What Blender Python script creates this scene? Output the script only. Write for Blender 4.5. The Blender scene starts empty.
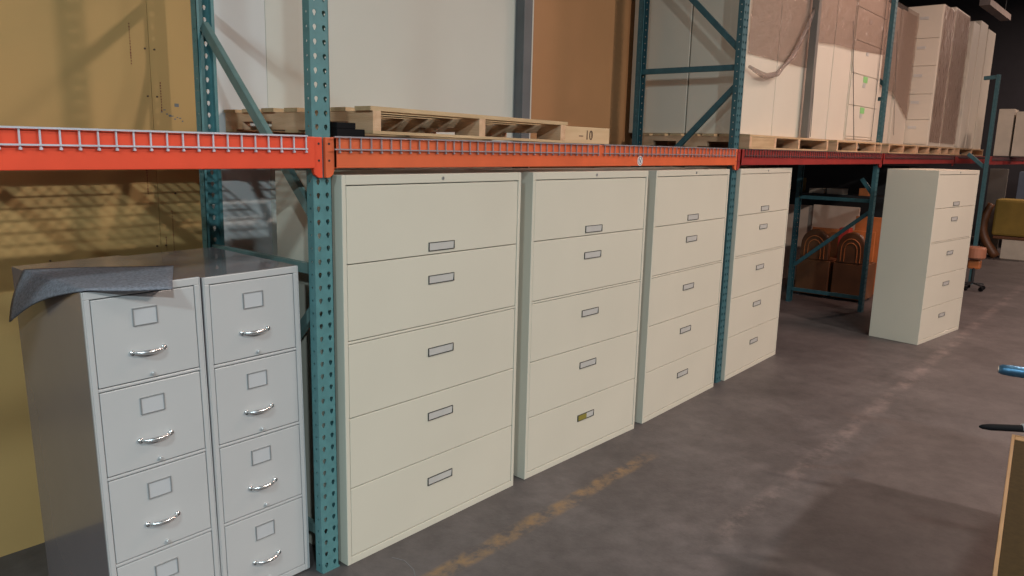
import bpy, math, random
from mathutils import Matrix, Vector, Euler
random.seed(7)
sc = bpy.context.scene
COL = sc.collection
PI = math.pi

# ------------------------------------------------------------------ camera
cam_d = bpy.data.cameras.new('camera'); cam = bpy.data.objects.new('camera', cam_d); COL.objects.link(cam)
cam_d.sensor_width = 36.0; cam_d.lens = 758.75/1024*36.0; cam_d.clip_end = 200
cam.location = (-1.7976, -2.396, 1.7573)
cam.rotation_euler = Euler((1.3853, -0.0243, -0.8617), 'XYZ')
sc.camera = cam

# ------------------------------------------------------------------ world and exposure
w = bpy.data.worlds.new('world'); sc.world = w; w.use_nodes = True
w.node_tree.nodes['Background'].inputs[0].default_value = (0.80, 0.80, 0.88, 1)
w.node_tree.nodes['Background'].inputs[1].default_value = 0.12
sc.view_settings.view_transform = 'Standard'; sc.view_settings.look = 'None'
sc.view_settings.exposure = 0.0; sc.view_settings.gamma = 1.0; sc.view_settings.use_curve_mapping = False

# ------------------------------------------------------------------ lamps (high bays and one added fill)
LAMPS = [  # location, power, colour, size
    ((-4.8, -3.2, 5.0), 230, (0.74, 0.95, 1.0), 0.60),
    ((3.1, -3.4, 5.3), 75, (1.0, 0.93, 0.82), 0.45),
    ((6.4, -2.3, 5.3), 150, (1.0, 0.64, 0.52), 1.0),
    ((15.2, -2.4, 5.0), 200, (1.0, 0.75, 0.62), 0.60),
    ((-4.5, -7.6, 5.3), 760, (0.76, 0.94, 1.0), 0.35),
    ((3.1, -7.6, 5.3), 600, (1.0, 0.86, 0.76), 0.35),
    ((8.6, -7.6, 5.3), 170, (1.0, 0.60, 0.48), 1.0),  # added unseen fill lamp, warms the far cabinets
]
for L, pw, c, sz in LAMPS:
    ld = bpy.data.lights.new('lamp_light', 'AREA'); ld.shape = 'DISK'; ld.size = sz; ld.energy = pw; ld.color = c
    lo = bpy.data.objects.new('lamp_light', ld); lo.location = L; COL.objects.link(lo)

# ------------------------------------------------------------------ helpers
class MB:
    def __init__(s): s.v = []; s.f = []; s.mi = []; s.m = 0
    def quad(s, *p):
        n = len(s.v); s.v += [tuple(q) for q in p]; s.f.append(tuple(range(n, n+len(p)))); s.mi.append(s.m)
    def box(s, x0, y0, z0, x1, y1, z1, M=None):
        c = [(x0,y0,z0),(x1,y0,z0),(x1,y1,z0),(x0,y1,z0),(x0,y0,z1),(x1,y0,z1),(x1,y1,z1),(x0,y1,z1)]
        if M is not None: c = [tuple(M @ Vector(q)) for q in c]
        n = len(s.v); s.v += c
        for f in ((0,3,2,1),(4,5,6,7),(0,1,5,4),(1,2,6,5),(2,3,7,6),(3,0,4,7)):
            s.f.append(tuple(n+i for i in f)); s.mi.append(s.m)
        return s
    def bar(s, a, b, wx, wz, up=(0,0,1)):
        """rectangular bar from a to b"""
        a = Vector(a); b = Vector(b); d = (b-a).normalized(); u = Vector(up)
        r = d.cross(u).normalized(); u = r.cross(d).normalized()
        M = Matrix((r, d, u)).transposed().to_4x4(); M.translation = a
        return s.box(-wx/2, 0, -wz/2, wx/2, (b-a).length, wz/2, M)
    def tube(s, pts, r, n=8, caps=True):
        pts = [Vector(p) for p in pts]; rs = r if isinstance(r, (list, tuple)) else [r]*len(pts)
        rings = []
        up = Vector((0,0,1))
        d0 = (pts[1]-pts[0]).normalized()
        if max(abs((q-p).normalized().z) for p, q in zip(pts, pts[1:])) > .9: up = Vector((1,0,0))
        for i, p in enumerate(pts):
            d = (pts[min(i+1,len(pts)-1)]-pts[max(i-1,0)]).normalized()
            a = d.cross(up).normalized(); b = a.cross(d).normalized()
            base = len(s.v)
            for k in range(n):
                t = 2*PI*k/n; s.v.append(tuple(p + (a*math.cos(t)+b*math.sin(t))*rs[i]))
            rings.append(base)
        for i in range(len(pts)-1):
            for k in range(n):
                s.f.append((rings[i]+k, rings[i]+(k+1)%n, rings[i+1]+(k+1)%n, rings[i+1]+k)); s.mi.append(s.m)
        if caps:
            s.f.append(tuple(rings[0]+k for k in reversed(range(n)))); s.mi.append(s.m)
            s.f.append(tuple(rings[-1]+k for k in range(n))); s.mi.append(s.m)
        return s
    def prism(s, poly, a0, a1, axis='y'):
        """poly in the two other axes, extruded along axis"""
        def P(u, v, a):
            return {'y': (u, a, v), 'x': (a, u, v), 'z': (u, v, a)}[axis]
        n = len(s.v); k = len(poly)
        s.v += [P(u, v, a0) for u, v in poly] + [P(u, v, a1) for u, v in poly]
        s.f.append(tuple(n+i for i in range(k))); s.mi.append(s.m)
        s.f.append(tuple(n+k+i for i in reversed(range(k)))); s.mi.append(s.m)
        for i in range(k):
            j = (i+1) % k; s.f.append((n+i, n+k+i, n+k+j, n+j)); s.mi.append(s.m)
        return s
    def build(s, name, mats, parent=None, bevel=0, smooth=False, loc=None, solid=0):
        me = bpy.data.meshes.new(name); me.from_pydata(s.v, [], s.f)
        if not isinstance(mats, (list, tuple)): mats = [mats]
        for m in mats: me.materials.append(m)
        me.polygons.foreach_set('material_index', s.mi)
        import bmesh as _b
        bm = _b.new(); bm.from_mesh(me)
        if not solid: _b.ops.recalc_face_normals(bm, faces=bm.faces)
        bm.to_mesh(me); bm.free()
        if smooth: me.polygons.foreach_set('use_smooth', [True]*len(me.polygons))
        me.update()
        o = bpy.data.objects.new(name, me); COL.objects.link(o)
        if parent: o.parent = parent
        if loc: o.location = loc
        if bevel:
            b = o.modifiers.new('bevel', 'BEVEL'); b.width = bevel; b.segments = 2; b.limit_method = 'ANGLE'
        if solid:
            d = o.modifiers.new('solid', 'SOLIDIFY'); d.thickness = solid; d.offset = -1
        return o

def empty(name, loc=(0,0,0), rot=(0,0,0)):
    o = bpy.data.objects.new(name, None); o.empty_display_size = .1; o.location = loc; o.rotation_euler = rot
    COL.objects.link(o); return o
def tag(o, label=None, cat=None, group=None, kind=None):
    if label: o['label'] = label
    if cat: o['category'] = cat
    if group: o['group'] = group
    if kind: o['kind'] = kind
    return o
def copy_tree(o, parent=None):
    c = o.copy(); COL.objects.link(c); c.parent = parent
    for ch in list(o.children): copy_tree(ch, c)
    return c

# ------------------------------------------------------------------ materials
def mat(name, col, rough=.5, metal=0, var=.08, scale=6, bump=0, bscale=60, spec=.5, stretch=(1,1,1), col2=None, coat=0):
    m = bpy.data.materials.new(name); m.use_nodes = True; nt = m.node_tree; b = nt.nodes['Principled BSDF']
    b.inputs['Roughness'].default_value = rough; b.inputs['Metallic'].default_value = metal
    b.inputs['Specular IOR Level'].default_value = spec; b.inputs['Coat Weight'].default_value = coat
    tc = nt.nodes.new('ShaderNodeTexCoord'); mp = nt.nodes.new('ShaderNodeMapping'); mp.inputs['Scale'].default_value = stretch
    nt.links.new(tc.outputs['Object'], mp.inputs[0])
    n = nt.nodes.new('ShaderNodeTexNoise'); n.inputs['Scale'].default_value = scale; n.inputs['Detail'].default_value = 5
    nt.links.new(mp.outputs[0], n.inputs['Vector'])
    r = nt.nodes.new('ShaderNodeValToRGB')
    c2 = col2 if col2 else tuple(min(1, c*(1+var)) for c in col)
    c1 = col if col2 else tuple(c*(1-var) for c in col)
    r.color_ramp.elements[0].position = .3; r.color_ramp.elements[1].position = .7
    r.color_ramp.elements[0].color = (*c1, 1); r.color_ramp.elements[1].color = (*c2, 1)
    nt.links.new(n.outputs['Fac'], r.inputs[0]); nt.links.new(r.outputs[0], b.inputs['Base Color'])
    if bump:
        n2 = nt.nodes.new('ShaderNodeTexNoise'); n2.inputs['Scale'].default_value = bscale; n2.inputs['Detail'].default_value = 4
        nt.links.new(mp.outputs[0], n2.inputs['Vector'])
        bp = nt.nodes.new('ShaderNodeBump'); bp.inputs['Strength'].default_value = bump; bp.inputs['Distance'].default_value = .01
        nt.links.new(n2.outputs['Fac'], bp.inputs['Height']); nt.links.new(bp.outputs[0], b.inputs['Normal'])
    return m

M = {}
M['cream'] = mat('putty_enamel', (.60, .565, .47), .42, var=.025, scale=2)
M['cream_far'] = mat('cream_enamel', (.66, .60, .50), .45, var=.03, scale=2)
M['grey_file'] = mat('light_grey_enamel', (.49, .48, .475), .30, var=.03, scale=3)
M['grey_side'] = mat('glossy_dark_case', (.195, .168, .178), .22, var=.05, scale=3, coat=.5)  # case sides and top darker and glossier than the drawer fronts
M['pull_frame'] = mat('dark_pull_frame', (.05, .05, .045), .4)
M['pull_plate'] = mat('pull_plate', (.62, .61, .58), .3, metal=.2)
M['olive_card'] = mat('olive_card', (.25, .21, .04), .5)
M['chrome'] = mat('chrome', (.86, .86, .86), .27, metal=.92, var=.02)
M['label_frame'] = mat('label_frame', (.34, .34, .34), .4, metal=.4)
M['satin'] = mat('satin_steel', (.62, .62, .62), .42, metal=.6)
M['label_paper'] = mat('label_paper', (.49, .49, .50), .6, var=.02)
M['zinc_mid'] = mat('half_shaded_zinc_wire', (.33, .30, .32), .45, metal=.3)  # same wire, shade below the pallet put into the colour
M['zinc_dull'] = mat('shaded_zinc_wire', (.11, .08, .08), .5, metal=.3)  # darkest copy of the wire, far-bay shade put into the colour
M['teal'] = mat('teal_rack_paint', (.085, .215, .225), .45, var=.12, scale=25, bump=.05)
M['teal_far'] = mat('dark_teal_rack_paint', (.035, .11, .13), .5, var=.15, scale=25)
M['grey_brace'] = mat('grey_green_brace_paint', (.13, .21, .20), .45, var=.12, scale=20)
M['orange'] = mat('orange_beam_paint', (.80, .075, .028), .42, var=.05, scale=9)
M['orange_warm'] = mat('warm_lit_orange_beam_paint', (.68, .125, .042), .45, var=.08, scale=7)  # same beam paint with the warm light put into the colour
M['red_far'] = mat('shaded_red_beam_paint', (.30, .024, .020), .5, var=.12, scale=9)  # albedo lowered: pallet shade on the far beams painted in
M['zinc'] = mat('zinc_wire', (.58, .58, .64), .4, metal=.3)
M['wood'] = mat('pallet_wood', (.42, .27, .14), .75, var=.25, scale=3, bump=.3, bscale=30, stretch=(1, 8, 8), col2=(.60, .42, .24))
M['wood_y'] = mat('pallet_wood_cross', (.50, .29, .16), .75, bump=.3, bscale=30, scale=3, stretch=(8, 1, 8), col2=(.70, .46, .29))
M['plywood'] = mat('fresh_plank', (.52, .36, .20), .7, scale=3, stretch=(1, 8, 8), col2=(.62, .45, .27))
M['brownboard'] = mat('brown_fibreboard', (.470, .290, .110), .62, var=.08, scale=1.3, spec=.3)
M['whitewall'] = mat('white_wall_panel', (.60, .61, .60), .5, var=.03, scale=1.5)
M['whitewall2'] = mat('warm_white_wall_panel', (.60, .60, .54), .5, var=.03, scale=1.5)
M['column'] = mat('grey_steel_column', (.13, .135, .14), .5, var=.1)
M['tanboard'] = mat('tan_fibreboard', (.40, .20, .085), .6, var=.07, scale=1.5)
M['felt'] = mat('grey_felt', (.21, .22, .255), .95, var=.30, scale=120, bump=.5, bscale=200, spec=.1)
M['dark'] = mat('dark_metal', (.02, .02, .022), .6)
M['black'] = mat('black_plastic', (.005, .005, .006), .85, spec=.2)
M['ceiling'] = mat('dark_ceiling', (.018, .015, .016), .8)
M['beamsteel'] = mat('ceiling_steel', (.40, .33, .30), .6)
M['farwall'] = mat('dark_far_wall', (.030, .028, .034), .8)
M['bluewall'] = mat('blue_grey_wall', (.11, .14, .19), .7, var=.2, scale=2)
M['mark'] = mat('red_print', (.20, .05, .025), .7)
M['ink'] = mat('dark_ink', (.10, .05, .03), .7)
M['white'] = mat('sticker_white', (.75, .72, .72), .5)
M['green'] = mat('green_sticker', (.25, .58, .20), .5)
M['chair'] = mat('brown_vinyl', (.13, .052, .020), .45, var=.2, scale=5)
M['orangewood'] = mat('orange_varnished_wood', (.50, .16, .05), .4, var=.2, scale=4)
M['yellow'] = mat('mustard_cloth', (.25, .165, .03), .8, var=.1)
M['pink'] = mat('salmon_vinyl', (.36, .15, .085), .5)
M['warm_lit_board'] = mat('warm_lit_board', (.66, .47, .36), .6)  # cream panel with warm back light put into the colour
M['creambox'] = mat('cream_carton', (.55, .49, .40), .7)
M['redthing'] = mat('red_plastic', (.45, .04, .03), .5)
M['blue'] = mat('blue_foil_metal', (.08, .20, .33), .36, metal=.7, bump=.4, bscale=40)
M['olive_top'] = mat('olive_hardboard', (.042, .025, .007), .9, spec=.2, var=.15, scale=60)
M['edge_wood'] = mat('pale_wood_edge', (.29, .165, .068), .55, var=.12, scale=5)
M['card'] = mat('brown_carton', (.30, .13, .075), .7)
M['greybar'] = mat('grey_brown_corner_board', (.17, .15, .13), .6)

def floor_mat():
    m = bpy.data.materials.new('stained_concrete'); m.use_nodes = True; nt = m.node_tree; b = nt.nodes['Principled BSDF']
    N = nt.nodes.new; L = nt.links.new
    tc = N('ShaderNodeTexCoord'); sep = N('ShaderNodeSeparateXYZ'); L(tc.outputs['Object'], sep.inputs[0])
    def noise(scale, detail=6, rough=.6, vec=None):
        n = N('ShaderNodeTexNoise'); n.inputs['Scale'].default_value = scale; n.inputs['Detail'].default_value = detail
        n.inputs['Roughness'].default_value = rough; L(vec or tc.outputs['Object'], n.inputs['Vector']); return n.outputs['Fac']
    def ramp(fac, e):
        r = N('ShaderNodeValToRGB'); L(fac, r.inputs[0])
        while len(r.color_ramp.elements) < len(e): r.color_ramp.elements.new(.5)
        for k, (p, c) in enumerate(e):
            r.color_ramp.elements[k].position = p; r.color_ramp.elements[k].color = (*c, 1) if len(c) == 3 else c
        return r.outputs[0]
    def math_(op, a, bb=None, c=None):
        n = N('ShaderNodeMath'); n.operation = op
        for i, q in enumerate((a, bb, c)):
            if q is None: continue
            if isinstance(q, (int, float)): n.inputs[i].default_value = q
            else: L(q, n.inputs[i])
        return n.outputs[0]
    def mix(f, a, bb):
        n = N('ShaderNodeMix'); n.data_type = 'RGBA'
        if isinstance(f, (int, float)): n.inputs[0].default_value = f
        else: L(f, n.inputs[0])
        for i, q in ((6, a), (7, bb)):
            if isinstance(q, tuple): n.inputs[i].default_value = (*q, 1)
            else: L(q, n.inputs[i])
        return n.outputs[2]
    base = ramp(noise(1.3, 8, .65), [(.32, (.066, .056, .055)), (.5, (.090, .077, .076)), (.70, (.122, .106, .104))])
    spots = ramp(noise(9, 6, .7), [(.35, (.72,)*3), (.6, (1.05,)*3)])
    n = N('ShaderNodeMix'); n.data_type = 'RGBA'; n.blend_type = 'MULTIPLY'; n.inputs[0].default_value = .8
    L(base, n.inputs[6]); L(spots, n.inputs[7]); base = n.outputs[2]
    def band(yc, hw, soft, x0, x1, thr, sc_):
        wob = math_('MULTIPLY', math_('SUBTRACT', noise(2.5, 3), .5), .06)
        d = math_('ABSOLUTE', math_('SUBTRACT', math_('ADD', sep.outputs['Y'], wob), yc))
        mr = N('ShaderNodeMapRange'); L(d, mr.inputs[0]); mr.inputs[1].default_value = hw+soft; mr.inputs[2].default_value = hw-soft
        mr2 = N('ShaderNodeMapRange'); L(sep.outputs['X'], mr2.inputs[0]); mr2.inputs[1].default_value = x0; mr2.inputs[2].default_value = x0+.3
        mr3 = N('ShaderNodeMapRange'); L(sep.outputs['X'], mr3.inputs[0]); mr3.inputs[1].default_value = x1; mr3.inputs[2].default_value = x1-.3
        br = N('ShaderNodeMapRange'); L(noise(sc_, 8, .75), br.inputs[0]); br.inputs[1].default_value = thr-.08; br.inputs[2].default_value = thr+.10
        return math_('MULTIPLY', math_('MULTIPLY', mr.outputs[0], br.outputs[0]), math_('MULTIPLY', mr2.outputs[0], mr3.outputs[0]))
    c = mix(math_('MULTIPLY', band(-.325, .044, .014, -.3, 2.0, .50, 9), .62), base, (.30, .175, .065))
    c = mix(math_('MULTIPLY', band(-1.05, .045, .022, 1.1, 12, .52, 5), .36), c, (.33, .255, .235))
    c = mix(math_('MULTIPLY', band(-1.00, .30, .2, .6, 12, .58, 2.2), .16), c, (.36, .30, .30))
    L(c, b.inputs['Base Color'])
    rr = N('ShaderNodeMapRange'); L(noise(3), rr.inputs[0]); rr.inputs[3].default_value = .42; rr.inputs[4].default_value = .68
    L(rr.outputs[0], b.inputs['Roughness'])
    bp = N('ShaderNodeBump'); bp.inputs['Strength'].default_value = .12; bp.inputs['Distance'].default_value = .01
    L(noise(45, 5), bp.inputs['Height']); L(bp.outputs[0], b.inputs['Normal'])
    return m
M['floor'] = floor_mat()

def film_mat(name, alpha, tint):
    m = bpy.data.materials.new(name); m.use_nodes = True; nt = m.node_tree; nt.nodes.clear(); N = nt.nodes.new; L = nt.links.new
    out = N('ShaderNodeOutputMaterial'); mx = N('ShaderNodeMixShader'); tr = N('ShaderNodeBsdfTransparent'); tr.inputs[0].default_value = (*tint, 1)
    p = N('ShaderNodeBsdfPrincipled'); p.inputs['Base Color'].default_value = (.45, .36, .32, 1); p.inputs['Roughness'].default_value = .20
    p.inputs['Specular IOR Level'].default_value = 1.0
    n = N('ShaderNodeTexNoise'); n.inputs['Scale'].default_value = 14; n.inputs['Detail'].default_value = 5; n.inputs['Distortion'].default_value = 1.5
    tc = N('ShaderNodeTexCoord'); L(tc.outputs['Object'], n.inputs['Vector'])
    bp = N('ShaderNodeBump'); bp.inputs['Strength'].default_value = .7; bp.inputs['Distance'].default_value = .08
    L(n.outputs['Fac'], bp.inputs['Height']); L(bp.outputs[0], p.inputs['Normal'])
    mx.inputs[0].default_value = alpha; L(tr.outputs[0], mx.inputs[1]); L(p.outputs[0], mx.inputs[2]); L(mx.outputs[0], out.inputs[0])
    return m
M['film'] = film_mat('stretch_film', .26, (.72, .64, .60))
M['film_rope'] = film_mat('bunched_film', .34, (.85, .80, .78))

# ------------------------------------------------------------------ the setting
def struct(name, mb, m, **k):
    return tag(mb.build(name, m, **k), kind='structure')
struct('floor', MB().box(-9, -9, -.1, 30, 9, 0), M['floor'])
struct('ceiling', MB().box(-9, -9, 5.9, 30, 9, 6.0), M['ceiling'])
b = MB()
for i in range(7): b.box(-9, -8.2+i*2.1, 5.55, 30, -8.05+i*2.1, 5.9)
struct('trim_ceiling', b, M['ceiling'])
# brown boards on the left of the rear wall
b = MB()
for x0, x1 in ((-4.0, -2.65), (-2.645, -1.42), (-1.415, -.192), (-.190, .07)):
    b.box(x0, 1.12, 0.0, x1, 1.16, 5.2)
b.m = 1; b.box(-4.0, 1.15, 0, .07, 1.17, 5.2)
struct('wall_rear', b, [M['brownboard'], M['dark']])
b = MB(); b.box(.072, 1.122, 0, .3935, 1.17, 5.2)
struct('wall_rear.001', b, M['whitewall'])
b = MB(); b.box(.3945, 1.12, 0, 2.50, 1.17, 5.2)
struct('wall_rear.002', b, M['whitewall2'])
b = MB(); b.box(2.50, 1.12, 0, 4.6, 1.17, 5.2)
struct('wall_rear.003', b, M['tanboard'])
b = MB(); b.box(18, -9, 0, 18.1, 9, 5.9)
struct('wall_far', b, M['farwall'])
b = MB(); b.box(4.6, 6, 0, 18, 6.1, 5.9)
struct('wall_back_room', b, M['ceiling'])
# steel column: H section
b = MB(); x0, x1 = 2.305, 2.392
b.box(x0, 1.04, 0, x1, 1.052, 5.5); b.box(x0, 1.10, 0, x1, 1.118, 5.5); b.box((x0+x1)/2-.006, 1.052, 0, (x0+x1)/2+.006, 1.10, 5.5)
b.box(x0, 1.052, 0, x0+.008, 1.10, 5.5)
tag(b.build('steel_column', M['column'], bevel=.003), 'dark grey steel column rising against the wall between white and tan boards', 'column')
# printed marks, nails and scuffs on the boards: pattern pieces of the wall
b = MB()
def dashes(x, z0, z1, step, wd):
    z = z0
    while z > z1:
        h = step*random.uniform(.35, .75); b.box(x-wd/2+random.uniform(-.001,.001), 1.1185, z-h, x+wd/2, 1.1205, z); z -= step
dashes(-.272, 2.24, 2.07, .012, .004); dashes(-.150, 2.00, 1.87, .012, .004)
dashes(-.235, 1.66, 1.50, .012, .004); dashes(-.13, 1.42, 1.22, .012, .004)
dashes(-.165, 1.30, 1.20, .012, .003)
marks = b.build('printed_marks', M['mark']); marks['kind'] = 'structure'; marks.name = 'trim_wall_print'
b = MB()
for x, z in ((-.21, 2.14), (-.168, 2.14), (-.21, 1.935), (-.168, 1.935), (-.80, 2.06), (-.66, 1.235), (-.21, 1.26), (-.168, 1.26), (-.11, 1.50)):
    b.tube([(x, 1.116, z), (x, 1.121, z)], .0045, 6)
o = b.build('trim_wall_nails', M['ink']); o['kind'] = 'structure'
b = MB()
for k in range(9):
    x = -.155+k*.012; z = 1.875-k*.006+random.uniform(-.01, .01)
    b.box(x, 1.1188, z, x+random.uniform(.006, .013), 1.1205, z+random.uniform(.004, .009))
b.box(-.03-.06, 1.1188, 1.895, -.07, 1.1205, 1.91)
o = b.build('trim_wall_scuff', M['column']); o['kind'] = 'structure'

# floor crack
b = MB(); pts = [(-.02, -.62), (.05, -.50), (.10, -.40), (.115, -.30), (.17, -.22), (.19, -.14), (.17, -.08)]
for (xa, ya), (xb, yb) in zip(pts, pts[1:]): b.bar((xa, ya, .0005), (xb, yb, .0005), .004, .001)
o = b.build('trim_floor_crack', M['column']); o['kind'] = 'structure'

# lamps' bodies
for i, (L, pw, c, sz) in enumerate(LAMPS):
    r = empty('ceiling_lamp', L)
    tag(r, ['round high bay lamp hanging above the aisle before the file cabinets', 'round high bay lamp hanging above the aisle by the cream cabinets',
            'warm high bay lamp hanging above the aisle by the lone cabinet', 'warm high bay lamp hanging at the far end of the aisle',
            'left high bay lamp of the next aisle, behind the camera', 'middle high bay lamp of the next aisle', 'added unseen fill lamp warming the far cabinets'][i], 'lamp')
    bb = MB(); bb.tube([(0,0,.02), (0,0,.10), (0,0,.25)], [sz*.62, sz*.5, .08], 24); bb.build('lamp_housing', M['beamsteel'], r)
    MB().tube([(0,0,.25), (0,0,.58)], .01, 6).build('hanging_rod', M['dark'], r)
# ceiling beam seen at top right
# (fixture) a pale strip light housing below the far ceiling
bpts = ((13.39, .33, 4.30), (15.29, .30, 4.30))
b = MB(); b.bar(*bpts, .16, .10)
r = b.build('strip_light', M['beamsteel']); tag(r, 'unlit pale strip light housing under the dark far ceiling', 'light fixture')
b = MB(); b.tube([(13.6, .33, 4.35), (13.6, .33, 5.9)], .01, 6); b.build('hanging_rod', M['dark'], r)
b = MB(); b.tube([(15.1, .30, 4.35), (15.1, .30, 5.9)], .01, 6); b.build('hanging_rod', M['dark'], r)

# ------------------------------------------------------------------ pallet rack
POST_W, POST_D, PITCH = .080, .042, .0508
def ring_cells(mb, cx, cz, hw, hh, rf, P):
    """rect (2hw x 2hh) with a hole of radius function rf; P maps (u, v) -> xyz"""
    ca = math.atan2(hh, hw); A = sorted(set([ca, PI-ca, -ca, -(PI-ca)] + [2*PI*k/14-PI+.01 for k in range(14)]))
    inn = []; out = []
    for t in A:
        r = rf(t); inn.append((cx+r*math.cos(t), cz+r*math.sin(t)))
        k = min(hw/abs(math.cos(t)) if abs(math.cos(t)) > 1e-6 else 1e9, hh/abs(math.sin(t)) if abs(math.sin(t)) > 1e-6 else 1e9)
        out.append((cx+k*math.cos(t), cz+k*math.sin(t)))
    n = len(mb.v); K = len(A); mb.v += [P(*q) for q in inn] + [P(*q) for q in out]
    for i in range(K):
        j = (i+1) % K; mb.f.append((n+i, n+K+i, n+K+j, n+j)); mb.mi.append(mb.m)
tear = lambda t: .0078 + .0066*math.exp(-((t+PI/2)/.42)**2) + .0012*max(0, math.sin(t))
rnd = lambda t: .0046
def make_post(name, m, parent, y, face, h=3.71):
    """C post centred on x=0; face plane at y, flanges going towards +face"""
    mb = MB(); n = int(h/PITCH); W = POST_W/2
    for i in range(n):
        cz = (i+.5)*PITCH+.006
        for cx in (-W/2, W/2): ring_cells(mb, cx, cz, W/2, PITCH/2, tear, lambda u, v: (u, y, v))
        for sx in (-W, W): ring_cells(mb, POST_D/2, cz, POST_D/2, PITCH/2, rnd, lambda u, v, sx=sx: (sx, y+face*u, v))
    for sx in (-1, 1):   # return lips
        mb.quad((sx*W, y+face*POST_D, .006), (sx*(W-.013), y+face*POST_D, .006), (sx*(W-.013), y+face*POST_D, n*PITCH), (sx*W, y+face*POST_D, n*PITCH))
    return mb.build(name, m, parent, solid=.0022)
def frame(loc, m, bm_, hor, diag, label, h=3.71, depth=.862):
    r = empty('upright_frame', loc); tag(r, label, 'rack frame')
    make_post('post', m, r, 0, 1, h); make_post('post', m, r, depth, -1, h)
    for yy in (.02, depth-.02):
        MB().box(-.042, yy-.024, 0, .042, yy+.024, .006).build('foot_plate', m, r)
    def br(nm, a, bb):
        mb = MB(); A = Vector((0, *a)); B = Vector((0, *bb)); d = (B-A).normalized(); nrm = Vector((0, -d.z, d.y))
        for off in (-.019, .019): mb.bar(A+nrm*off+Vector((-.0,0,0)), B+nrm*off, .024, .003, up=nrm)
        mb.bar(A+Vector((-.012,0,0)), B+Vector((-.012,0,0)), .003, .038, up=nrm)
        mb.build(nm, bm_, r)
    for z in hor: br('horizontal_brace', (.03, z), (depth-.03, z))
    for a, bb in diag: br('diagonal_brace', a, bb)
    return r
frame((-.065, .03, 0), M['teal'], M['grey_brace'], (.155, 1.262, 2.43, 3.5), (((.04, 1.452), (.83, 2.235)), ((.04, 1.13), (.83, .34))),
      'teal perforated upright frame between the grey file cabinets and first cream cabinet')
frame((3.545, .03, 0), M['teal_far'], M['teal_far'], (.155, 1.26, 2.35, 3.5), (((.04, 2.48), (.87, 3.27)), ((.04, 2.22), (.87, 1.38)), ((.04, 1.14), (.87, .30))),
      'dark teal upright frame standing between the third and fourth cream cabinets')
frame((7.20, .03, 0), M['teal_far'], M['teal_far'], (.155, 1.25, 2.35, 3.5), (((.04, 1.13), (.87, .40)), ((.04, 1.34), (.16, 1.49)), ((.04, 2.5), (.87, 3.3))),  # second diagonal cut short: lit end only, shaded rest left out
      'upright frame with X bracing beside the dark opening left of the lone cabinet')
r = empty('rack_post', (10.43, -.50, 0)); tag(r, 'blue-teal post with a short top arm just right of the lone cabinet', 'rack frame')
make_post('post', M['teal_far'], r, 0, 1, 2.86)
MB().bar((0, .04, 2.82), (0, .19, 2.81), .05, .05).build('top_arm', M['teal_far'], r, bevel=.003)
MB().bar((0, .04, 1.62), (0, .26, 1.80), .03, .05).build('gusset_arm', M['teal_far'], r, bevel=.003)
MB().box(-.05, -.01, 0, .05, .06, .006).build('foot_plate', M['teal_far'], r)

BZ0, BZ1 = 1.657, 1.772
def beam(x0, x1, y0, m, label, conn=True, rear=False):
    """step beam from x0 to x1 between the post faces; y0 = its front face"""
    r = empty('rack_beam', (x0, y0, BZ0)); tag(r, label, 'rack beam'); L = x1-x0; s = -1 if rear else 1
    h = BZ1-BZ0; d = .045
    prof = [(0, 0), (s*d, 0), (s*d, h-.04), (s*.022, h-.04), (s*.022, h), (0, h)]
    b = MB(); b.prism(prof, 0, L, 'x'); b.build('beam_rail', m, r, bevel=.003)
    if conn:
        for sx, a in ((1, 0), (-1, L)):
            c = MB(); p = [(-.035, .03), (-.028, .012), (-.012, 0), (.006, 0), (.006, .15), (-.035, .15)]
            pts = [(a+sx*(-q[0])-sx*.036, q[1]-.036) for q in p]
            c.prism(pts, s*.012, s*.0285, 'y')
            c.box(min(a, a+sx*.004), 0, -.001, max(a, a+sx*.004), s*.0285, h) if not rear else c.box(min(a, a+sx*.004), -.0285, 0, max(a, a+sx*.004), 0, h)
            cn = c.build('beam_connector', m, r, bevel=.002)
            g = MB()
            for dz in (.008, .07): g.tube([(a-sx*.026, s*.0105, dz+.02), (a-sx*.026, s*.0125, dz+.02)], .0045, 8)
            g.build('connector_rivet', M['dark'], cn)
    return r
beam(-3.62, -.118, 0, M['orange'], 'bright orange step beam at far left above the grey file cabinets')
b2 = beam(-.020, 3.492, 0, M['orange_warm'], 'orange step beam with round sticker above the three cream cabinets')
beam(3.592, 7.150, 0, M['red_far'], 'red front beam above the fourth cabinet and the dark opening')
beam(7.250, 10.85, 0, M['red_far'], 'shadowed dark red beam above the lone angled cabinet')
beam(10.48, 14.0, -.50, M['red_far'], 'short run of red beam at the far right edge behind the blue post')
beam(-3.62, -.118, .922, M['orange'], 'orange rear beam against the brown boards at left', rear=True)
beam(-.020, 3.492, .922, M['orange'], 'orange rear beam behind the three cream cabinets', rear=True)
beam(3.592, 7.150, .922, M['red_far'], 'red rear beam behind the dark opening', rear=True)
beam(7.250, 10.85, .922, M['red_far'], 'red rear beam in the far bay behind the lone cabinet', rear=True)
# round sticker on the second beam
b = MB(); b.tube([(2.186, -.0008, .030), (2.186, .001, .030)], .0295, 28)
st = b.build('round_sticker', M['white'], b2); st['label'] = 'white round sticker with grey V emblem'
b = MB()
n = 28
for k in range(n):
    t0, t1 = 2*PI*k/n, 2*PI*(k+1)/n
    b.quad(*[(2.186+r_*math.cos(t), -.0013, .030+r_*math.sin(t)) for r_, t in ((.020, t0), (.020, t1), (.0245, t1), (.0245, t0))])
b.bar((2.176, -.0013, .043), (2.186, -.0013, .016), .001, .006, up=(1,0,0)); b.bar((2.196, -.0013, .043), (2.186, -.0013, .016), .001, .006, up=(1,0,0))
b.build('emblem', M['bluewall'], st)

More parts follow.
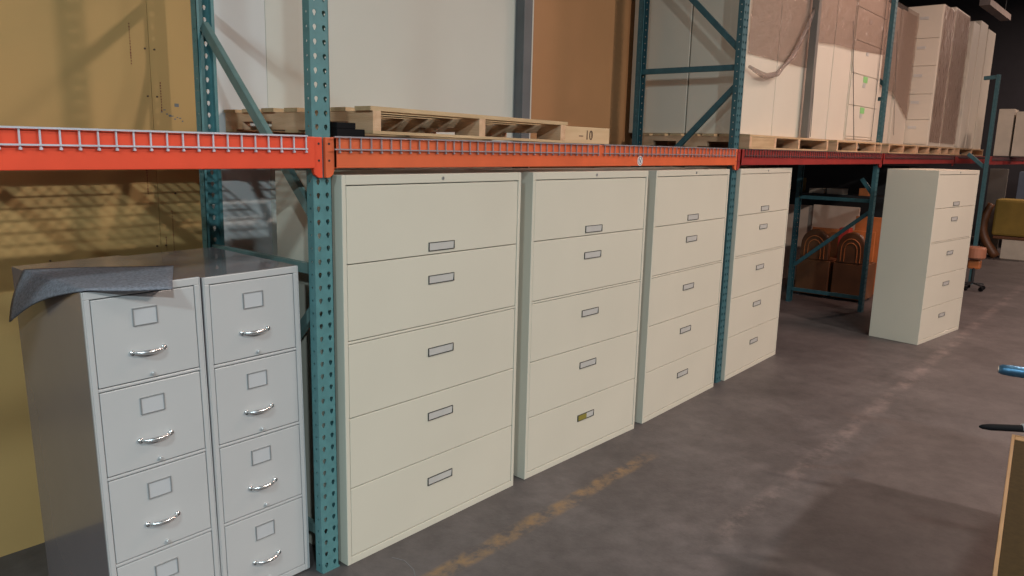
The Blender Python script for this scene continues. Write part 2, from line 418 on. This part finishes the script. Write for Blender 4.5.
def deck(x0, x1, y0, y1, chans, label, m=M['zinc'], step=.0508, zt=BZ1):
    r = empty('wire_deck', (x0, y0, zt)); tag(r, label, 'wire deck', None)
    L = x1-x0; D = y1-y0; b = MB(); q = .0024
    k = 0; xs = []
    x = L-.004
    while x > -.001: xs.append(x); x -= step
    for x in xs:
        b.box(x-q, -.007, .0, x+q, .022, .0+2*q); b.box(x-q, .022, -.013, x+q, D, -.013+2*q); b.box(x-q, .020, -.013, x+q, .0245, .0+2*q)
        b.box(x-q, -.009, -.054, x+q, -.009+2*q, 2*q)
        b.box(x-q*1.6, -.0115, -.058, x+q*1.6, -.004, -.0515)
    b.box(0, -.0135, -.047, L, -.0087, -.042)
    b.box(0, -.0135, -.001, L, -.0087, .0045)
    yy = .04
    while yy < D:
        b.box(0, yy-q, -.018, L, yy+q, -.013); yy += .10
    b.build('wire_grid', m, r)
    for c in chans:
        MB().box(c-x0-.022, .024, -.0395, c-x0+.022, D-.024, -.0185).build('support_channel', m, r, bevel=.002)
    return r
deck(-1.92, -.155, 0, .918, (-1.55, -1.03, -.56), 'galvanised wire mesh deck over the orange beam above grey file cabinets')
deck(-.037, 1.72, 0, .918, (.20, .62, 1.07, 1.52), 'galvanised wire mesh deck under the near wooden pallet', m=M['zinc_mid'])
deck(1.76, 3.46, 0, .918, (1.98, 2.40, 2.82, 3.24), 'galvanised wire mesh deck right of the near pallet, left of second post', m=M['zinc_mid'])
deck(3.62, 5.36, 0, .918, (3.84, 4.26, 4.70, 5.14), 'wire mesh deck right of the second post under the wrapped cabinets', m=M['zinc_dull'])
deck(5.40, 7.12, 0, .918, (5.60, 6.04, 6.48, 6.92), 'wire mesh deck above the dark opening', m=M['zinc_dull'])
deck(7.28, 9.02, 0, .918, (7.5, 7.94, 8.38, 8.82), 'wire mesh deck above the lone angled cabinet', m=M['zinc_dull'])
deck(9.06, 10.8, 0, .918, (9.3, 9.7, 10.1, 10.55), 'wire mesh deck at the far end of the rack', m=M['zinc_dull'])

# ------------------------------------------------------------------ lateral file cabinets
LW, LD, LH = 1.067, .457, 1.630
LZ = [1.590, 1.281, .970, .645, .339, .034]      # drawer lines, top to bottom
LP = [1.316, 1.170, .842, .540, .225]            # pull heights
def make_lateral(m=M['cream'], pulls=True):
    r = empty('lateral_file_cabinet')
    b = MB(); t = .020
    b.box(0, 0, 0, t, LD, LH); b.box(LW-t, 0, 0, LW, LD, LH); b.box(t, 0, LH-.038, LW-t, LD, LH); b.box(t, 0, 0, LW-t, LD, .032)
    b.box(t, LD-.01, .032, LW-t, LD, LH-.038); b.box(t, .03, .032, LW-t, LD-.01, LH-.038)
    b.box(t, .0015, .958, LW-t, .03, .968)
    b.build('cabinet_body', m, r, bevel=.0022)
    for i in range(5):
        z1, z0 = LZ[i]-.002, LZ[i+1]+.002
        if i == 2: z1 = .955
        if i == 1: z0 = .9715
        d = MB().box(t+.003, .002, z0, LW-t-.003, .029, z1).build('flipper_door' if i == 0 else 'drawer', m, r, bevel=.002)
        p = MB(); cx, cz, pw, ph = LW/2, LP[i], .078, .019
        e = .0030
        p.box(cx-pw, -.0025, cz-ph, cx+pw, .003, cz-ph+e); p.box(cx-pw, -.0025, cz+ph-e, cx+pw, .003, cz+ph)
        p.box(cx-pw, -.0025, cz-ph+e, cx-pw+e, .003, cz+ph-e); p.box(cx+pw-e, -.0025, cz-ph+e, cx+pw, .003, cz+ph-e)
        p.m = 1; p.quad((cx-pw+e, .0016, cz-ph+e), (cx+pw-e, .0016, cz-ph+e), (cx+pw-e, -.0012, cz+ph-e), (cx-pw+e, -.0012, cz+ph-e))
        p.build('recessed_pull', [M['pull_frame'], M['pull_plate']], d)
    lk = MB(); lk.tube([(LW/2+.004, -.003, 1.611), (LW/2+.004, .004, 1.611)], .0075, 12); lk.m = 1
    lk.box(LW/2+.003, -.0036, 1.606, LW/2+.005, -.0029, 1.616); lk.build('lock', [M['label_frame'], M['pull_frame']], r)
    return r
lat = make_lateral()
G = 'row of cream lateral file cabinets under the orange beam'
spots = [((0, 0, 0), -.003, 'cream lateral file cabinet immediately right of the teal post, largest of the row'),
         ((1.1615, -.001, 0), -.0235, 'cream lateral file cabinet with an olive card in its bottom drawer pull'),
         ((2.335, -.020, 0), .0184, 'third cream lateral file cabinet, just left of the second teal post'),
         ((3.602, .006, 0), .020, 'cream lateral file cabinet just right of the second teal post, beside the dark opening'),
         ((5.985, -.816, 0), -.1352, 'lone cream lateral file cabinet pulled forward at an angle, grey side showing')]
for i, (L, rz, lab) in enumerate(spots):
    o = lat if i == 0 else copy_tree(lat)
    o.location = L; o.rotation_euler = (0, 0, rz); tag(o, lab, 'file cabinet', G if i < 4 else None)
    if i == 4 and 'group' in o: del o['group']
    if i == 1:
        d = [c for c in o.children if c.name.startswith('drawer')][-1]
        cb = MB(); cb.box(LW/2-.072, -.0030, .225-.015, LW/2+.005, -.0014, .225+.015)
        c_ = cb.build('label_card', M['olive_card'], d); c_['label'] = 'olive card'

# ------------------------------------------------------------------ vertical file cabinets
VW, VD, VH = .3805, .673, 1.2769
VZ = [(1.249, .957), (.943, .652), (.638, .340), (.326, .028)]
def make_vertical():
    r = empty('vertical_file_cabinet'); b = MB(); t = .022; m = M['grey_file']
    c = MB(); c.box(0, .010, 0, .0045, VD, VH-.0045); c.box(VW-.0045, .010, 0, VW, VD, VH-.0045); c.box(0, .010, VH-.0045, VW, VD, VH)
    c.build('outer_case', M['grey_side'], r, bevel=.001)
    b.box(0, 0, 0, .0045, .010, VH); b.box(VW-.0045, 0, 0, VW, .010, VH)
    b.box(.0045, 0, 0, t, .03, VH-.026); b.box(VW-t, 0, 0, VW-.0045, .03, VH-.026)
    b.box(.0045, 0, VH-.026, VW-.0045, .010, VH); b.box(.0045, .010, VH-.026, VW-.0045, VD-.001, VH-.005)
    b.box(.0045, .03, .0, VW-.0045, VD, VH-.026)
    for z1, z0 in ((.955, .945), (.650, .640), (.338, .328), (.026, 0)): b.box(t, .0012, z0, VW-t, .03, z1)
    b.build('cabinet_body', m, r, bevel=.0025)
    for z1, z0 in VZ:
        d = MB().box(t+.0025, .001, z0+.0015, VW-t-.0025, .029, z1-.0015).build('drawer', m, r, bevel=.002)
        cx = VW/2-.004; cz = z1-.076; hw, hh, e = .040, .030, .0032
        p = MB(); p.box(cx-hw, -.0035, cz-hh, cx+hw, .002, cz-hh+e); p.box(cx-hw, -.0035, cz+hh-e, cx+hw, .002, cz+hh)
        p.box(cx-hw, -.0035, cz-hh+e, cx-hw+e, .002, cz+hh-e); p.box(cx+hw-e, -.0035, cz-hh+e, cx+hw, .002, cz+hh-e)
        p.m = 1; p.box(cx-hw+e, -.0006, cz-hh+e, cx+hw-e, .002, cz+hh-e)
        p.build('label_holder', [M['label_frame'], M['label_paper']], d)
        hz = z1-.193; h = MB(); pts = []; rs = []
        for k in range(13):
            u = -1+2*k/12; pts.append((cx+u*.050, -.004-.020*(1-u*u)**.6, hz-.0015*(1-u*u))); rs.append(.0038+.0046*(1-u*u))
        h.tube(pts, rs, 10)
        for sx in (-1, 1): h.tube([(cx+sx*.052, -.006, hz), (cx+sx*.052, .002, hz)], .0085, 12)
        h.build('bail_handle', M['chrome'], d, smooth=True)
        lz = z0+.016
        MB().tube([(VW/2+.006, -.010, lz), (VW/2+.006, -.008, lz), (VW/2+.006, .002, lz)], [.0048, .0066, .0066], 12).build('thumb_latch', M['satin'], d)
    return r
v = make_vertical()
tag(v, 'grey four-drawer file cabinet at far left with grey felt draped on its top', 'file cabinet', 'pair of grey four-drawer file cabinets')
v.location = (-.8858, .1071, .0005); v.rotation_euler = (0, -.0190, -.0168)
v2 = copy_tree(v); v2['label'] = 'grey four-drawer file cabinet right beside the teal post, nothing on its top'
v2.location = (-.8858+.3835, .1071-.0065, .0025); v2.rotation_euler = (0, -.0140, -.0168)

# felt on the left file cabinet
def felt():
    b = MB(); NX, NY = 16, 16
    # cabinet top in world terms
    zt = 1.2805
    # corners on the top: back-left, back-right, front-right, front-left
    BL = Vector((-.905, .62, zt)); BR = Vector((-.490, .375, zt+.001)); FR = Vector((-.667, .016, zt-.012)); FL = Vector((-.905, .102, zt))
    g = []
    for j in range(NY+1):
        row = []
        for i in range(NX+1):
            s, t = i/NX, j/NY
            p = (BL*(1-s)+BR*s)*(1-t) + (FL*(1-s)+FR*s)*t
            over = max(0, .095-p.y)
            p.z = zt+.002+.004*math.sin(s*5+t*3)*s - over*.22
            p.z = max(p.z, zt+.001) if p.y > .095 else p.z
            row.append(p)
        g.append(row)
    base = len(b.v)
    for row in g:
        for p in row: b.v.append(tuple(p))
    for j in range(NY):
        for i in range(NX):
            a = base+j*(NX+1)+i; b.f.append((a, a+1, a+NX+2, a+NX+1)); b.mi.append(0)
    # flap hanging over the left side: from the fold edge (x=-.905) down
    K = 8; fl = []
    tip = Vector((-.957, .64, 1.102))
    for j in range(NY+1):
        t = j/NY; top = g[j][0]; row = [None]
        edge_end = tip.lerp(Vector((-.908, .104, zt)), t)
        sag = math.sin(t*PI)*.022
        edge_end = edge_end + Vector((-.012*math.sin(t*PI), 0, sag))
        for k in range(1, K+1):
            q = k/K; p = top.lerp(edge_end, q); p.x -= .010*math.sin(q*PI)*(1-t); row.append(p)
        fl.append(row)
    idx = {}
    for j in range(NY+1):
        idx[j, 0] = base+j*(NX+1)
        for k in range(1, K+1):
            idx[j, k] = len(b.v); b.v.append(tuple(fl[j][k]))
    for j in range(NY):
        for k in range(K): b.f.append((idx[j,k], idx[j+1,k], idx[j+1,k+1], idx[j,k+1])); b.mi.append(0)
    o = b.build('felt_mat', M['felt'], smooth=True)
    s = o.modifiers.new('thick', 'SOLIDIFY'); s.thickness = .006; s.offset = 1
    tag(o, 'grey felt mat draped over the top of the left grey file cabinet', 'felt mat')
felt()

# ------------------------------------------------------------------ pallets
def pallet(loc, W, D, label, H=.105, stringers=None, zb=None, parent_group=None, rz=0, plank=None):
    r = empty('wooden_pallet', loc, (0, 0, rz)); tag(r, label, 'pallet', parent_group)
    for x in (stringers or (0, W/2-.02, W-.04)):
        b = MB(); z0, z1 = .012, H-.016; n0, n1 = D*.14, D*.36; m0, m1 = D*.64, D*.86
        poly = [(0, z0), (n0, z0), (n0, z0+.036), (n1, z0+.036), (n1, z0), (m0, z0), (m0, z0+.036), (m1, z0+.036), (m1, z0), (D, z0), (D, z1), (0, z1)]
        # boxes instead of a concave prism, flush
        b.box(x, 0, z0+.036, x+.04, D, z1); b.box(x, 0, z0, x+.04, n0, z0+.036); b.box(x, n1, z0, x+.04, m0, z0+.036); b.box(x, m1, z0, x+.04, D, z0+.036)
        b.build('stringer', M['wood_y'], r)
    if plank: MB().box(plank[0], .002, .013, plank[1], .022, H-.017).build('front_plank', M['wood'], r)
    n = 7; bw = .10
    for k in range(n):
        y = (D-bw)*k/(n-1)
        b = MB(); ov = random.uniform(0, .012); b.box(-ov, y, H-.016, W+random.uniform(0, .02), y+bw, H+random.uniform(-.001, .002)); b.build('deck_board', M['wood'], r)
    for y in (0, D/2-.05, D-.10):
        MB().box(0, y, 0, W, y+.10, .012).build('bottom_board', M['wood'], r)
    return r
ZP = BZ1+.0052
np_ = pallet((.155, .0, ZP+.013), 1.26, 1.115, 'weathered wooden pallet left of the plank marked 10')
np_.rotation_euler = (0, .0100, 0)
o = MB().box(0, 0, 0, .135, .10, .028).box(.0, 0, .028, .09, .10, .052).build('rubber_block', M['black'], bevel=.003); o.location = (.005, .03, ZP)
tag(o, 'black rubber block between the first teal post and the near pallet', 'block')
r = empty('wooden_plank', (1.435, .045, ZP)); tag(r, 'short pale wooden plank marked 10 lying at the right of the near pallet', 'plank')
pl = MB().box(0, 0, 0, .46, .09, .088).build('plank_body', M['plywood'], r, bevel=.003)
tx = bpy.data.curves.new('stencil', 'FONT'); tx.body = '– 1'; tx.size = .072; tx.extrude = .0006
to = bpy.data.objects.new('stencilled_number', tx); COL.objects.link(to); to.parent = r
to.location = (.165, -.0012, .022); to.rotation_euler = (PI/2, 0, 0); tx.materials.append(M['ink'])
tx = bpy.data.curves.new('stencil', 'FONT'); tx.body = '0'; tx.size = .072; tx.extrude = .0006
to = bpy.data.objects.new('stencilled_number', tx); COL.objects.link(to); to.parent = r
to.location = (.258, -.0012, .022); to.rotation_euler = (PI/2, 0, 0); tx.materials.append(M['ink'])
for to in [c for c in r.children if c.type == 'FONT']:
    me = bpy.data.meshes.new_from_object(to.evaluated_get(bpy.context.evaluated_depsgraph_get()))
    n_ = bpy.data.objects.new('stencilled_character', me); COL.objects.link(n_); n_.parent = r; n_.location = to.location; n_.rotation_euler = to.rotation_euler
    bpy.data.objects.remove(to)
b = MB(); b.box(.279-.001, -.0012, .035, .279+.001, 0, .062); b.build('number_bar', M['ink'], r)

pallet((3.70, .0, ZP), 1.72, .95, 'long wooden skid right of the second post under the film-wrapped cabinets', stringers=(0, .47, .98, 1.68), plank=(.04, .47))
pallet((5.66, .0, ZP), 1.46, .95, 'wooden pallet directly above the dark opening', stringers=(.0, .58, 1.20, 1.42))
pallet((7.40, .0, ZP), 1.22, .95, 'wooden pallet above the left side of the lone cabinet')
pallet((8.66, .0, ZP), 1.20, .95, 'wooden pallet above the front of the lone cabinet')
pallet((9.90, .0, ZP), .90, .95, 'wooden pallet near the far blue post')
pallet((11.10, .0, ZP), 1.90, .95, 'farthest wooden pallet on the upper level')
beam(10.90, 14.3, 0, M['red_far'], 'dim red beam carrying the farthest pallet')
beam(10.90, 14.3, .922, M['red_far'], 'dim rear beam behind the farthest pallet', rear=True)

# ------------------------------------------------------------------ cabinets stored on the upper level
ZT = ZP+.108
def stored(x0, y0, x1, y1, h, label, m=M['cream_far'], seams=(), face='y', group=None, name='stored_cabinet', cat='cabinet', z=None):
    z = ZT if z is None else z
    r = empty(name, (x0, y0, z)); tag(r, label, cat, group)
    W, D = x1-x0, y1-y0
    b = MB().box(0, 0, 0, W, D, h); b.build('cabinet_body', m, r, bevel=.004)
    if face == 'x':       # drawer fronts on the -x side
        zs = [0.02]+list(seams)+[h-.02]
        for a, c in zip(zs, zs[1:]):
            d = MB().box(-.012, .012, a+.003, -.0002, D-.012, c-.003).build('drawer', m, r, bevel=.002)
            MB().box(-.016, D/2-.05, (a+c)/2+.04, -.012, D/2+.05, (a+c)/2+.075).build('drawer_pull', M['pull_plate'], d)
    if face == 'yd':
        zs = [0.02]+list(seams)+[h-.02]
        for a, c in zip(zs, zs[1:]):
            d = MB().box(.012, -.012, a+.003, W-.012, -.0002, c-.003).build('drawer', m, r, bevel=.002)
            MB().box(W*.40, -.0155, c-.115, W*.40+.085, -.012, c-.075).build('drawer_pull', M['pull_plate'], d)
    return r
UG = 'cream cabinets stored on the upper level'
stored(3.745, .10, 4.335, .555, 1.66, 'cream cabinet back, first right of the second post on the upper level')
stored(3.745, .565, 5.00, 1.08, 1.66, 'pale cabinet seen through the second upright frame, rear one of two')
stored(4.345, .10, 5.025, .555, 1.66, 'cream cabinet left of the grey corner board on the upper level')
stored(5.035, .10, 5.615, .95, 1.63, 'cream cabinet right of the grey corner board on the upper level')
stored(5.63, .10, 6.13, .95, 1.63, 'narrow cream cabinet left of the one with green stickers')
o = stored(6.15, .10, 7.12, .56, 1.63, 'cream drawer cabinet with green stickers on the upper level', seams=(.045, .35, .655, .965, 1.27), face='yd')
ds = [c for c in o.children if c.name.startswith('drawer')]
for d in ds[1:3]:
    z = sum(v_.co.z for v_ in d.data.vertices)/len(d.data.vertices)
    s = MB().box(.385, -.0150, z+.085, .52, -.0122, z+.145).build('green_sticker', M['green'], d); s['label'] = 'bright green sticker'
o = MB().box(4.90, .012, ZT, 4.96, .072, 3.6).build('corner_board', M['greybar'], bevel=.004)
tag(o, 'grey-brown upright corner board between the wrapped cream cabinets', 'corner board')
stored(7.45, .32, 8.50, .78, 1.60, 'cream cabinet behind film just right of the third post, upper level')
stored(8.53, .30, 9.20, .76, 1.60, 'cream cabinet left of the tall drawer stack at upper right')
SS = [(9.25, 9.86, 1.74), (9.90, 10.80, 1.80), (11.12, 11.55, 1.78), (11.62, 12.15, 1.86), (12.25, 12.85, 1.82)]
SL = ['tall cream drawer cabinet with dark side, nearest of the far upper stacks', 'second of the far upper tall cabinets, wrapped in shiny film',
      'narrow tall cabinet in the middle of the far upper stacks', 'tall cabinet next to last in the far upper stacks', 'farthest tall pale cabinet at the upper right']
for (a, c, h), lab in zip(SS, SL):
    stored(a, .02, c, .44, h, lab, seams=(.33, .65, 1.0, 1.34), face='x')

# stretch film and straps
def film(pts_low, ztop, y, label, amp=.010, cols=60, rows=30):
    b = MB(); x0 = pts_low[0][0]; x1 = pts_low[-1][0]
    def low(x):
        for (a, za), (c, zc) in zip(pts_low, pts_low[1:]):
            if x <= c+1e-6: return za+(zc-za)*(x-a)/(c-a)
        return pts_low[-1][1]
    for j in range(rows+1):
        for i in range(cols+1):
            x = x0+(x1-x0)*i/cols; z = low(x)+(ztop-low(x))*j/rows
            b.v.append((x, y-amp*abs(math.sin(x*17+z*9)+.6*math.sin(x*41-z*23)+.5*random.uniform(-1, 1))*.6, z))
    for j in range(rows):
        for i in range(cols):
            a = j*(cols+1)+i; b.f.append((a, a+1, a+cols+2, a+cols+1)); b.mi.append(0)
    o = b.build('stretch_film', M['film'], smooth=True); tag(o, label, 'stretch film'); return o
film([(3.75, 2.47), (4.35, 2.47), (4.97, 2.47)], 3.54, .094, 'clear stretch film around the cabinets left of the grey corner board')
film([(5.09, 2.70), (5.65, 2.74), (6.22, 2.75), (7.14, 2.80)], 3.53, .084, 'crinkled shiny stretch film over the cabinet with green stickers')
film([(7.42, 2.55), (8.4, 2.50), (9.2, 2.2)], 3.52, .29, 'glossy stretch film right of the third post on the upper level')
film([(9.26, 1.93), (9.86, 1.93)], 3.62, .012, 'stretch film on the side of the nearest tall far cabinet')
film([(9.9, 1.93), (10.8, 1.93)], 3.66, .012, 'glossy stretch film along the second tall far cabinet')
b = MB(); P_ = [(3.74, 2.372), (3.90, 2.335), (4.06, 2.330), (4.22, 2.36), (4.36, 2.42), (4.52, 2.53), (4.67, 2.65), (4.80, 2.80), (4.95, 3.0)]
b.tube([(x, .055+.01*math.sin(x*19), z) for x, z in P_], [.012, .020, .024, .020, .016, .020, .016, .018, .012], 10)
o = b.build('film_rope', M['film_rope'], smooth=True); tag(o, 'loose twisted rope of film sagging right of the second post', 'stretch film')
for (xa, za, xb, zb, yy, lab) in ((6.42, 1.9, 6.02, 3.0, .086, 'thin dark strap slanting left of the drawers with green stickers'), (6.98, 1.9, 7.0, 3.4, .080, 'thin dark strap running up right of the green stickers'), (5.19, 1.9, 5.12, 3.2, .090, 'thin dark strap right beside the grey corner board'), (8.65, 2.0, 8.30, 3.2, .29, 'thin dark strap right of the third post on the upper level')):
    o = MB().bar((xa, yy-.003, za), (xb, yy-.003, zb), .009, .002, up=(0, 1, 0)).build('strap', M['dark'])
    tag(o, lab, 'strap', 'dark straps around the stored cabinets')

# ------------------------------------------------------------------ under the shelf, far bays
def chair(loc, w_, label):
    r = empty('arched_chair', loc); tag(r, label, 'chair')
    MB().box(0, -w_/2, .03, .42, w_/2, .46).build('seat_base', M['chair'], r, bevel=.01)
    hw = w_/2-.03; poly = [(-hw, .46), (hw, .46), (hw, .64)]
    for k in range(1, 12): t = PI*k/12; poly.append((hw*math.cos(t), .64+.20*math.sin(t)))
    poly.append((-hw, .64)); MB().prism(poly, 0, .08, 'x').build('backrest', M['chair'], r, bevel=.012)
    g = MB()
    for rr in (.70, .45):
        pts = [(-.004, hw*rr*math.cos(PI*k/12), .62+.20*rr*math.sin(PI*k/12)) for k in range(13)]
        pts = [(-.004, hw*rr, .48)]+pts+[(-.004, -hw*rr, .48)]
        g.tube(pts, .006, 6)
    g.build('backrest_piping', M['orangewood'], r)
    for sx in (.04, .38):
        for sy in (-w_/2+.04, w_/2-.04): MB().tube([(sx, sy, 0), (sx, sy, .03)], .015, 8).build('foot', M['dark'], r)
chair((7.70, .80, 0), .40, 'brown arched chair back under the shelf, left one of the two')
chair((7.70, .37, 0), .38, 'brown arched chair back under the shelf, right one beside the third post')
def leaning(name, loc, rot, sx, sy, sz, m, label, cat='board', bev=.004):
    o = MB().box(0, 0, 0, sx, sy, sz).build(name, m, bevel=bev); o.location = loc; o.rotation_euler = rot; tag(o, label, cat); return o
leaning('standing_board', (8.75, .62, 0), (0, 0, 0), .03, .60, 1.07, M['warm_lit_board'], 'cream panel standing behind the arched chairs', 'panel')
leaning('standing_board', (8.80, 1.235, 0), (0, 0, 0), .03, .50, 1.05, M['warm_lit_board'], 'cream panel standing behind the left arched chair, further left', 'panel')
leaning('orange_board', (8.45, .05, 0), (0, 0, 0), .04, .52, .98, M['orangewood'], 'orange varnished board standing right behind the third post')
leaning('orange_board', (8.38, .30, 0), (-.0, 0, 0), .04, .78, .80, M['orangewood'], 'lower orange varnished board behind the arched chairs')
leaning('red_box', (8.14, .545, 0), (0, 0, 0), .15, .12, .84, M['redthing'], 'narrow red box between the two arched chairs', 'box')
# a low shelf with small cartons behind
r = empty('storage_shelf', (8.95, .30, 0)); tag(r, 'dark low storage shelf holding small cartons deep in the dark opening', 'shelf')
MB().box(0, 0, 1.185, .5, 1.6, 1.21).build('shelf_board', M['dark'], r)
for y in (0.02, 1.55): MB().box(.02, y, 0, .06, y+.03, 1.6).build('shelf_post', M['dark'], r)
for k, (y, w_, h, mm) in enumerate(((1.18, .20, .07, 'creambox'), (.92, .22, .08, 'creambox'), (.60, .12, .10, 'orangewood'), (1.50, .05, .2, 'yellow'))):
    leaning('carton', (8.98, y, 1.211), (0, 0, 0), .2, w_, h, M[mm], ['small cream carton on the dark shelf, second from left', 'small cream carton in the middle of the dark shelf',
            'small orange carton at the right of the dark shelf', 'slim upright yellow carton at the left of the dark shelf'][k], 'carton')
# dark storage block closing the view deep behind
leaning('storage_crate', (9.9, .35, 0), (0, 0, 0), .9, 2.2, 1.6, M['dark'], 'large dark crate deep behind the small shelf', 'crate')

# far right
r = empty('padded_block', (14.0, -.95, .34)); tag(r, 'mustard-yellow padded block on the cream carton at the far right', 'cushion')
MB().box(0, 0, .06, .5, .82, .70).build('cushion', M['yellow'], r, bevel=.04)
MB().box(.02, .03, 0, .48, .79, .055).build('cushion_base', M['chair'], r, bevel=.01)
leaning('cream_carton', (14.02, -.93, 0), (0, 0, 0), .46, .62, .338, M['creambox'], 'cream carton under the mustard padded block at the far right', 'carton')
b = MB(); pts = []
for k in range(15):
    t = k/14; z = .02+.93*t; pts.append((14.0, -.25+.17*t+.17*math.sin(t*PI), z))
b.tube(pts, [.08]*3+[.075]*9+[.06]*3, 10)
o = b.build('bentwood_side', M['chair'], smooth=True); tag(o, 'curved brown bentwood piece standing left of the mustard padded block', 'bentwood piece')
r = empty('stool', (9.9, -.58, 0)); tag(r, 'salmon-orange stool on a caster showing behind the right edge of the lone cabinet', 'stool')
b = MB(); b.tube([(0,0,.42), (0,0,.44), (0,0,.56), (0,0,.58)], [.10, .12, .12, .10], 20); b.build('seat', M['pink'], r, smooth=False)
MB().box(-.02, -.07, .28, .10, .08, .40).build('seat_cushion', M['orangewood'], r, bevel=.02)
MB().tube([(0,0,.10), (0,0,.32)], .02, 10).build('stool_stem', M['dark'], r)
for a in (0, 72, 144, 216, 288):
    c, s = math.cos(math.radians(a+20)), math.sin(math.radians(a+20))
    lg = MB().bar((0, 0, .10), (.15*c, .15*s, .075), .03, .02).build('stool_leg', M['dark'], r)
    MB().tube([(.15*c-.012*s, .15*s+.012*c, .03), (.15*c+.012*s, .15*s-.012*c, .03)], .03, 12).build('caster', M['black'], lg)
leaning('white_carton', (12.0, -.50, BZ1+.012), (0, 0, 0), .4, .20, .70, M['creambox'], 'tall pale carton right of the far blue post on the upper level', 'carton')
leaning('white_carton', (12.0, -.73, BZ1+.012), (0, 0, 0), .4, .20, .66, M['creambox'], 'tall pale carton at the right picture edge on the upper level', 'carton')
deck(10.6, 13.9, -.50, -.02, (10.9, 11.6, 12.3, 13.0, 13.6), 'wire mesh deck beyond the far blue post', m=M['zinc_dull'])
leaning('panel_sheet', (15.2, -.10, 0), (0, 0, 0), .04, .30, 1.55, M['greybar'], 'narrow grey-brown sheet standing behind the bentwood piece', 'panel')
leaning('blue_crate', (15.8, -1.7, 0), (0, 0, 0), 1.2, 1.5, 1.5, M['bluewall'], 'blue-grey crate far behind the mustard padded block', 'crate')

# ------------------------------------------------------------------ lower right: table, carton, tool
ZTAB = .75
r = empty('work_table', (1.454, -2.086, 0), (0, 0, math.atan2(-2.203+2.086, .272-1.454)-PI))
tag(r, 'low work table with added closed sides, olive hardboard top and pale wood edging, bottom right corner', 'table')
TL, TW = 2.3, .85     # towards -x, -y
MB().box(-TL+.011, -TW+.011, ZTAB-.03, -.011, -.011, ZTAB-.003).build('table_top', M['olive_top'], r)
for q in ((-TL, -.010, ZTAB-.04, 0, 0, ZTAB), (-.055, -TW+.011, ZTAB-.0029, -.011, -.011, ZTAB-.001), (-.010, -TW+.01, ZTAB-.04, 0, -.0105, ZTAB), (-TL, -TW+.01, ZTAB-.04, -TL+.010, -.0105, ZTAB), (-TL, -TW, ZTAB-.04, 0, -TW+.010, ZTAB)):
    MB().box(*q).build('edge_strip', M['edge_wood'], r, bevel=.001)
for q in ((-TL+.01, -.03, 0, -.01, -.012, ZTAB-.04), (-TL+.01, -TW+.012, 0, -.01, -TW+.03, ZTAB-.04), (-.03, -TW+.03, 0, -.012, -.03, ZTAB-.04), (-TL+.012, -TW+.03, 0, -TL+.03, -.03, ZTAB-.04)):
    MB().box(*q).build('added_side_panel', M['olive_top'], r)  # unseen sides added to block light and darken the floor beside
r = empty('carton', (1.62, -2.115, 0), (0, 0, -.06)); tag(r, 'brown carton beyond the work table, under the black rod', 'carton')
MB().box(0, -.8, 0, .9, 0, .745).build('carton_body', M['card'], r, bevel=.006)
MB().box(-.001, -.43, .744, .901, -.37, .7465).build('carton_tape', M['edge_wood'], r)
r = empty('black_rod', (1.398, -1.987, .768)); tag(r, 'black tapered rod with a pale collar jutting in above the table corner', 'rod')
d = Vector((1.70-1.398, -2.42+1.987, .006)); u = d.normalized()
MB().tube([u*0, u*.012, u*.04, u*.16, d], [.003, .009, .0125, .0135, .014], 12).build('rod_shaft', M['black'], r, smooth=True)
MB().tube([u*.150+Vector((0,0,.004)), u*.21+Vector((0,0,.004))], .0145, 12).build('rod_collar', M['label_paper'], r, smooth=True)
r = empty('metal_sleeve', (2.30, -1.915, .785)); tag(r, 'shiny blue metallic sleeve jutting in at the right edge above the floor', 'metal sleeve')
d = Vector((.12, -.42, -.01)); u = d.normalized()
MB().tube([u*0, u*.012, u*.05, u*.2, d], [.017, .024, .027, .028, .030], 12).build('sleeve_body', M['blue'], r, smooth=True)
MB().tube([u*-.002, u*.010], [.014, .021], 12).build('sleeve_rim', M['chrome'], r, smooth=True)
